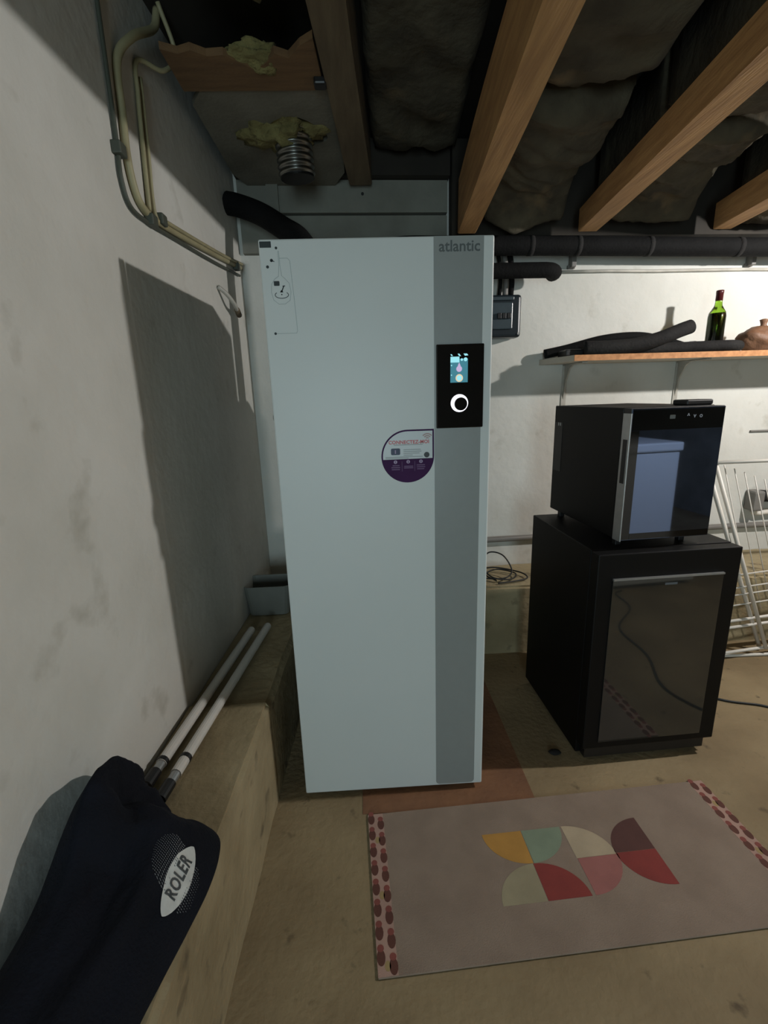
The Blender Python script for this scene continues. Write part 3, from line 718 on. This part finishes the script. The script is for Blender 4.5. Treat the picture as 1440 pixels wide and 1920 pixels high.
for i in range(-9, 10):
    for j in range(0, 5):
        x = -0.002+i*0.0046; y = -0.015-j*0.0026
        if (x/0.045)**2+((y+0.012)/0.016)**2 > 1: continue
        q = bo+bux*x+buy*y; rr = 0.0012*(1-0.13*j); vs = [b.verts.new(q+Vector((dx*rr, dy*rr, 0))) for dx, dy in ((-1, 0), (0, -1), (1, 0), (0, 1))]; b.faces.new(vs)
obj('halftone_dots', drape(b, 0.0022), M['badge_grey'], JK, kind='stuff')

# ------------------------------------------------------------------ mat on the floor
mth = 0.0445
MT = thing('floor_mat', 'mauve-grey rectangular mat with coloured quarter circles and petal borders', 'mat', (-0.042, 1.311, 0.0), mth)
MW, MH, MZ = 1.236, 0.472, 0.006
bm = NB(); box(bm, (0, -MH, 0.0016), (MW, 0, MZ), 0.0015, 1); obj('mat_body', bm, M['mat'], MT, world=False)
def mpoly(name, poly, m, t=0.0006, label=None, z=MZ):
    b = NB(); prism(b, poly, (0, 0, z), (1, 0, 0), (0, 1, 0), (0, 0, 1), t); return obj(name, b, M[m], MT, world=False, label=label)
def quarter(cx, cyy, sx, sy, a0):
    return [(cx, cyy)]+[(cx+sx*math.cos(math.radians(a0+90*k/14)), cyy+sy*math.sin(math.radians(a0+90*k/14))) for k in range(15)]
qw, qh = 0.131, 0.110
for (cx, t, a0, m, lb) in ((0.501, 0.122, 180, 'm_yellow', 'ochre quarter circle'), (0.503, 0.122, 270, 'm_teal', 'pale green quarter circle'), (0.640, 0.232, 0, 'm_cream', 'beige quarter circle'),
                         (0.899, 0.229, 90, 'm_plum', 'plum brown quarter circle'), (0.498, 0.343, 90, 'm_cream2', 'grey-beige quarter circle'), (0.500, 0.343, 0, 'm_red', 'dark red quarter circle'),
                         (0.642, 0.233, 270, 'm_pink', 'dusty pink quarter circle'), (0.899, 0.230, 180, 'm_red', 'dark red quarter circle beside the plum one')):
    mpoly('quarter_circle', quarter(cx, -t, qw, qh, a0), m, label=lb)
for x0, sgn in ((0.0, 1), (MW-0.052, -1)):
    mpoly('border_band', [(x0, -MH+0.002), (x0+0.052, -MH+0.002), (x0+0.052, -0.002), (x0, -0.002)], 'm_blush', 0.0005)
    for k in range(8):
        yk = -0.012-k*0.058
        for side, off in ((0.011, 0.0), (0.042, -0.022)):
            yy = yk+off
            if yy < -MH+0.018: continue
            mpoly('petal', [(x0+side+p[0], yy-0.010+p[1]) for p in circ(0, 0, 1, 14) for p in [(p[0]*0.0112, p[1]*0.019)]], 'm_petal', 0.0009)
            mpoly('petal', [(x0+side+p[0], yy+0.011+p[1]) for p in circ(0, 0, 1, 12) for p in [(p[0]*0.009, p[1]*0.009)]], 'm_petal2', 0.0010)
        if k % 3 == 1: mpoly('petal', [(x0+0.027+p[0]*0.008, yk-0.03+p[1]*0.012) for p in circ(0, 0, 1, 12)], 'm_sand', 0.0009)

# ------------------------------------------------------------------ lower wine fridge
F1 = thing('wine_fridge', 'large black wine fridge with smoked glass door standing on the floor', 'fridge', (0.7905, 1.4694, 0), 0.0442)
w, d, z0, z1 = 0.533, 0.565, 0.022, 0.870
def fb(bm, lo_, hi_, bev=0.0): return box(bm, lo_, hi_, bev)
bm = NB(); box(bm, (0, 0.052, z0), (w, d, z1), 0.004); obj('fridge_body', bm, M['fridge'], F1, world=False)
bm = NB(); box(bm, (0, 0.0, z0+0.055), (w, 0.048, z1-0.002), 0.004); DR = obj('door', bm, M['fridge'], F1, world=False)
bm = NB(); box(bm, (0.058, -0.004, z0+0.085), (w-0.062, 0.0, z1-0.098), 0.001); obj('door_glass', bm, M['door_glass'], DR, world=False, label='smoked mirror glass pane')
bm = NB(); box(bm, (0.058, -0.009, z1-0.098), (w-0.062, 0.0, z1-0.092)); obj('door_trim', bm, M['alu'], DR, world=False, label='silver strip on top of the glass')
bm = NB(); box(bm, (0.252, -0.0046, z1-0.126), (0.298, -0.0040, z1-0.118)); obj('maker_mark', bm, M['badge_grey'], DR, world=False, label='small faint illegible mark')
bm = NB(); box(bm, (0.02, 0.02, z0), (w-0.02, 0.05, z0+0.052)); obj('kick_plate', bm, M['black'], F1, world=False)
for x in (0.05, w-0.05):
    for y in (0.09, d-0.05):
        bm = NB(); lathe(bm, [(0.02, 0), (0.02, z0)], 12, Matrix.Translation((x, y, 0))); obj('foot', bm, M['black'], F1, world=False)

# upper wine cooler
zt = z1
F2 = thing('wine_cooler', 'small black wine cooler with silver door handle on top of the larger fridge', 'fridge', (0.8832, 1.5151, zt), 0.0723)
w2, d2, h0, h1 = 0.340, 0.528, 0.030, 0.490
bm = NB(); box(bm, (0.0, 0.045, h0), (w2, d2, h1), 0.004); obj('cooler_body', bm, M['fridge'], F2, world=False)
bm = NB(); box(bm, (0.002, 0.004, h0), (w2, 0.041, h1-0.002), 0.002); D2 = obj('door', bm, M['black'], F2, world=False)
bm = NB(); box(bm, (0.004, 0.0, h0+0.002), (w2-0.001, 0.004, h1-0.004), 0.001); obj('door_glass', bm, M['door_glass_blue'], D2, world=False, label='tinted reflective glass front')
bm = NB(); box(bm, (0.0, -0.0015, h0-0.002), (0.0042, 0.043, h1-0.018), 0.001); HD = obj('silver_side_rail', bm, M['alu'], D2, world=False, label='silver rail along the door edge')
bm = NB(); box(bm, (-0.001, 0.008, h0+0.205), (0.001, 0.030, h1-0.105)); obj('handle_recess', bm, M['black'], HD, world=False, label='black finger recess')
bm = NB(); prism(bm, [(0.006, h1-0.075), (w2-0.004, h1-0.075), (w2-0.004, h1-0.008), (0.006, h1-0.008)], (0, 0.0, 0), (1, 0, 0), (0, 0, 1), (0, -1, 0), 0.0008); obj('control_strip', bm, M['black_gloss'], D2, world=False)
for nm_, q_ in (('left_border', [(0.0045, h0+0.004), (0.034, h0+0.004), (0.034, h1-0.076), (0.0045, h1-0.076)]), ('lower_border', [(0.035, h0+0.004), (w2-0.004, h0+0.004), (w2-0.004, h0+0.026), (0.035, h0+0.026)])):
    bm = NB(); prism(bm, q_, (0, 0, 0), (1, 0, 0), (0, 0, 1), (0, -1, 0), 0.0008); obj(nm_, bm, M['black_gloss'], D2, world=False)
for nm, t, x in (('up_button', '^', 0.205), ('down_button', 'v', 0.228), ('light_button', 'o', 0.251)):
    obj(nm, text_bm(t, 0.021, (x, -0.0010, h1-0.032), (1, 0, 0), (0, 0, 1), (0, -1, 0), 0.0004, 0.0004), M['icon'], D2, world=False)
bm = NB(); prism(bm, rrect(0.138, h1-0.040, 0.158, h1-0.027, 0.002), (0, -0.0010, 0), (1, 0, 0), (0, 0, 1), (0, -1, 0), 0.0003); obj('temperature_display', bm, M['logo'], D2, world=False)
bm = NB(); box(bm, (-0.001, d2-0.075, h0+0.18), (0.001, d2-0.01, h1-0.07)); vg = obj('side_vent', bm, M['black'], F2, world=False)
for k in range(2):
    bm = NB(); box(bm, (-0.002, d2-0.06+k*0.016, h1-0.083), (0.0, d2-0.054+k*0.016, h1-0.070)); obj('vent_mark', bm, M['alu'], vg, world=False)
for x in (0.03, w2-0.06):
    for y in (0.06, d2-0.05):
        bm = NB(); box(bm, (x-0.011, y-0.011, 0), (x+0.011, y+0.011, h0+0.001), 0.002); obj('foot', bm, M['black'], F2, world=False)
bm = NB(); box(bm, (-0.05, -0.035, 0), (0.05, 0.035, 0.019), 0.005, M=Matrix.Translation((1.158, 1.615, zt+h1)) @ Matrix.Rotation(0.07, 4, 'Z'))
obj('small_box', bm, M['black'], label='flat black box lying on top of the small wine cooler', cat='box')

# ------------------------------------------------------------------ shelf and what lies on it
SD = 0.29
SH = thing('wall_shelf', 'long wall shelf with raw wood edge on white brackets', 'shelf', (1.7, 2.5, 1.565))
def shelf_poly(dy0, dy1): return [(1.03, BY(1.03)-dy0), (3.4, BY(3.4)-dy0), (3.4, BY(3.4)-dy1), (1.03+(-0.055 if dy1 < 0.01 else 0), BY(1.03)-dy1)]
bm = NB(); prism(bm, [(1.055, BY(1.055)-SD+0.004), (3.4, BY(3.4)-SD+0.004), (3.4, BY(3.4)-0.001), (0.985, BY(0.985)-0.001)], (0, 0, 1.565), (1, 0, 0), (0, 1, 0), (0, 0, 1), 0.028)
obj('shelf_board', bm, M['shelf'], SH)
bm = NB(); prism(bm, [(1.055, BY(1.055)-SD), (3.4, BY(3.4)-SD), (3.4, BY(3.4)-SD+0.004), (1.055, BY(1.055)-SD+0.004)], (0, 0, 1.565), (1, 0, 0), (0, 1, 0), (0, 0, 1), 0.028)
obj('raw_edge', bm, M['shelf_edge'], SH, label='raw orange-brown front edge')
for x in (1.135, 1.80, 2.5):
    b0 = BY(x); bm = NB()
    box(bm, (x-0.014, b0-0.006, 1.33), (x+0.014, b0-0.0005, 1.563), 0.001)
    box(bm, (x-0.014, b0-0.24, 1.557), (x+0.014, b0-0.006, 1.564), 0.001)
    prism(bm, [(b0-0.005, 1.37), (b0-0.005, 1.558), (b0-0.11, 1.558), (b0-0.07, 1.54), (b0-0.03, 1.48)], (x-0.004, 0, 0), (0, 1, 0), (0, 0, 1), (1, 0, 0), 0.008)
    obj('shelf_bracket', bm, M['bracket'], SH)
ZS = 1.593
pipe('foam_tube', [(0.99, 2.58, ZS+0.025), (1.10, 2.56, ZS+0.045), (1.28, 2.53, ZS+0.085), (1.45, 2.52, ZS+0.095), (1.58, 2.52, ZS+0.075), (1.72, 2.50, ZS+0.03)], 0.024, 'foam', 'dark foam tube arching along the shelf at the wall side', n=8, seg=14)
pipe('foam_tube', [(1.13, 2.42, ZS+0.036), (1.25, 2.40, ZS+0.035), (1.38, 2.385, ZS+0.042), (1.50, 2.38, ZS+0.070), (1.60, 2.385, ZS+0.105), (1.655, 2.39, ZS+0.122)], 0.034, 'foam2', 'thick grey-black foam tube curling up on the shelf front', n=8, seg=16)
pipe('foam_tube', [(1.36, 2.47, ZS+0.028), (1.48, 2.455, ZS+0.027), (1.62, 2.43, ZS+0.027), (1.78, 2.395, ZS+0.027), (1.88, 2.395, ZS+0.028), (1.955, 2.44, ZS+0.028), (1.97, 2.53, ZS+0.027), (1.93, 2.59, ZS+0.027)], 0.026, 'foam2', 'foam tube lying along the shelf in front of the wine bottle', n=8, seg=14)
bm = NB(); box(bm, (1.045, 2.43, ZS+0.001), (1.19, 2.54, ZS+0.034), 0.006, M=None)
obj('black_case', bm, M['black'], label='flat black case at the left end of the shelf', cat='case')
WBt = thing('wine_bottle', 'green glass wine bottle with red foil neck on the shelf', 'bottle', (1.842, 2.47, ZS))
prof = [(0.030, 0.002), (0.036, 0.006), (0.0368, 0.02), (0.0368, 0.175), (0.034, 0.195), (0.024, 0.213), (0.0165, 0.228), (0.0145, 0.245), (0.0138, 0.285), (0.0150, 0.287), (0.0150, 0.297), (0.0125, 0.300)]
MB_ = Matrix.Translation((1.842, 2.47, ZS))
prof = [(r_*1.1, z_) for r_, z_ in prof]
bm = NB(); lathe(bm, prof, 28, MB_); obj('bottle_glass', bm, M['glass_green'], WBt, smooth=True)
bm = NB(); lathe(bm, [(0.033, 0.006), (0.038, 0.01), (0.038, 0.175), (0.034, 0.190), (0.001, 0.1905)], 24, MB_); obj('wine', bm, M['wine'], WBt, smooth=True)
bm = NB(); lathe(bm, [(0.0166, 0.252), (0.0164, 0.286), (0.0174, 0.287), (0.0174, 0.300), (0.013, 0.302)], 24, MB_); obj('foil_capsule', bm, M['capsule'], WBt, smooth=True, label='dark red foil')
bm = NB()
bmesh.ops.create_icosphere(bm, subdivisions=4, radius=1.0)
for v in bm.verts:
    q = v.co.copy(); dd = 1+0.12*fbm(q, 1.5)
    v.co = Vector((2.115+q.x*0.115*dd, 2.50+q.y*0.08*dd, ZS+0.062+max(-0.95, q.z)*0.066*dd))
BGB = obj('leather_pouch', bm, M['brown'], smooth=True, label='brown leather pouch at the right end of the shelf', cat='pouch')
bm = NB(); lathe(bm, [(0.022, 0), (0.013, 0.015), (0.016, 0.028), (0.02, 0.04), (0.008, 0.044)], 14, Matrix.Translation((2.115, 2.49, ZS+0.118))); obj('pouch_knot', bm, M['brown'], BGB, smooth=True)
bm = NB(); box(bm, (1.735, 2.50, ZS+0.004), (1.78, 2.54, ZS+0.062), 0.01); bmesh.ops.subdivide_edges(bm, edges=bm.edges[:], cuts=2)
for v in bm.verts: v.co += noise.noise_vector(v.co*40)*0.008
obj('crumpled_foil', bm, M['alu'], label='crumpled clear foil scrap between the foam tubes on the shelf', cat='scrap')

# ------------------------------------------------------------------ drying rack and wall fitting at the right edge
DRK = thing('drying_rack', 'white metal clothes drying rack with thin wires behind the fridges', 'drying rack', (2.2, 2.1, 0))
M['rack'] = mat('white_coated_steel', (212, 206, 196), 0.4)
def rk(nm, a, b, r, lab=None):
    bm = NB(); tube(bm, [a, b], r, 8); return obj(nm, bm, M['rack'], DRK, smooth=True, label=lab)
rk('base_rail', (1.78, 2.145, 0.010), (2.75, 2.120, 0.010), 0.0085); rk('base_rail', (1.76, 2.10, 0.045), (2.75, 2.235, 0.045), 0.0085)
rk('leg', (2.125, 2.19, 0.02), (1.655, 2.16, 1.06), 0.011); rk('leg', (2.105, 2.13, 0.05), (1.70, 2.17, 1.08), 0.010); rk('leg', (2.62, 2.14, 0.012), (2.95, 2.18, 1.06), 0.010)
rk('top_rail', (1.64, 2.16, 1.06), (2.96, 2.18, 1.06), 0.009)
for k, (x, z) in enumerate(((1.86, 0.475), (1.89, 0.405), (1.905, 0.365), (1.94, 0.31), (1.78, 0.205), (1.77, 0.165))):
    rk('cross_wire', (x-0.06, 2.16, z-0.02), (2.8, 2.22, z+0.05), 0.004 if k < 4 else 0.008)
for k in range(9):
    x = 1.78+k*0.055
    rk('hanging_wire', (x, 2.20, 1.04-0.02*k), (x+0.28, 2.21, 0.24), 0.0026)
FT = thing('pipe_fitting', 'grey plastic pipe fitting with white tube on the back wall at right edge', 'fitting', (2.42, 2.64, 0.68))
fy_ = BY(2.45)
bm = NB(); box(bm, (2.335, fy_-0.085, 0.675), (2.40, fy_-0.002, 0.80), 0.012); obj('fitting_body', bm, M['conduit'], FT)
bm = NB(); tube(bm, catmull([(2.40, fy_-0.045, 0.765), (2.46, fy_-0.045, 0.762), (2.56, fy_-0.045, 0.775)], 6), 0.036, 14); obj('dark_sleeve', bm, M['foam2'], FT, smooth=True)
bm = NB(); tube(bm, catmull([(2.385, fy_-0.03, 0.672), (2.41, fy_-0.03, 0.652), (2.46, fy_-0.03, 0.655), (2.62, fy_-0.03, 0.665)], 6), 0.016, 10); obj('white_tube_end', bm, M['rack'], FT, smooth=True)
bm = NB(); tube(bm, [(2.30, BY(2.3)-0.006, 1.155), (2.55, BY(2.55)-0.006, 1.153)], 0.006, 8); obj('wall_rod', bm, M['conduit'], label='short thin grey rod fixed flat on the wall at the right edge', cat='rod')

# ------------------------------------------------------------------ cords and small stuff
pipe('wire_coil', [(0.70, 2.36, 0.412), (0.66, 2.44, 0.42), (0.74, 2.50, 0.425), (0.83, 2.44, 0.42), (0.78, 2.36, 0.418), (0.68, 2.37, 0.43), (0.64, 2.46, 0.47), (0.69, 2.50, 0.53), (0.765, 2.47, 0.52), (0.80, 2.41, 0.45), (0.74, 2.36, 0.425), (0.62, 2.40, 0.42), (0.60, 2.48, 0.42), (0.72, 2.52, 0.43), (0.86, 2.46, 0.418), (0.88, 2.38, 0.414), (0.80, 2.345, 0.412), (0.70, 2.33, 0.410)], 0.0042, 'cable_black', 'tangled black wire coil on the back ledge between cabinet and fridge', 'wire', seg=7)
pipe('power_cord', [(1.95, 0.0, 0.006), (1.877, 0.05, 0.006), (1.835, 0.263, 0.006), (1.60, 0.50, 0.006), (1.56, 0.80, 0.006), (1.45, 1.05, 0.006), (1.475, 1.208, 0.006), (1.55, 1.31, 0.006), (1.66, 1.42, 0.006), (1.85, 1.62, 0.006), (1.774, 1.735, 0.006), (1.60, 1.805, 0.006), (1.42, 1.98, 0.006)], 0.005, 'cable_black', 'black power cord on the floor right of the fridges', 'cord', seg=7)
bm = NB(); bmesh.ops.create_icosphere(bm, subdivisions=2, radius=1.0)
for v in bm.verts: v.co = Vector((0.716+v.co.x*0.026*(1+0.3*noise.noise(v.co)), 1.542+v.co.y*0.016, 0.008+v.co.z*0.008))
obj('pebble', bm, M['foam2'], smooth=True, label='small dark lump on the floor between cabinet and fridge', cat='lump')

# hanging bulb (right of the frame) that lights the room
BL = thing('hanging_bulb', 'bare bulb on a short cord hanging between the beams', 'lamp', LAMP)
LZ = LAMP.z
bm = NB(); tube(bm, [(2.5, 1.42, LZ+0.12), (2.5, 1.42, 2.62)], 0.004, 6); obj('lamp_cord', bm, M['cable_black'], BL)
bm = NB(); lathe(bm, [(0.018, LZ+0.085), (0.02, LZ+0.09), (0.02, LZ+0.12), (0.008, LZ+0.135)], 14, Matrix.Translation((2.5, 1.42, 0))); obj('lamp_holder', bm, M['black'], BL)
bm = NB(); lathe(bm, [(0.004, LZ+0.038), (0.018, LZ+0.042), (0.024, LZ+0.055), (0.02, LZ+0.075), (0.014, LZ+0.085)], 14, Matrix.Translation((2.5, 1.42, 0))); obj('bulb', bm, M['bulb'], BL, smooth=True)
lo.parent = BL; lo.location = (0, 0, 0)

# white freezer right of the camera, seen mirrored in the cooler door
FZ = thing('chest_freezer', 'white freezer out to the right, mirrored in the small cooler door', 'freezer', (2.22, -0.3, 0))
bm = NB(); box(bm, (1.88, -0.62, 0.03), (2.54, -0.02, 0.97), 0.01); obj('freezer_body', bm, M['white_enamel'], FZ)
bm = NB(); box(bm, (1.87, -0.63, 0.975), (2.55, 0.0, 1.04), 0.012); obj('freezer_lid', bm, M['white_enamel'], FZ)
for x in (1.93, 2.49):
    for y in (-0.56, -0.08):
        bm = NB(); lathe(bm, [(0.02, 0), (0.02, 0.032)], 10, Matrix.Translation((x, y, 0))); obj('foot', bm, M['black'], FZ)
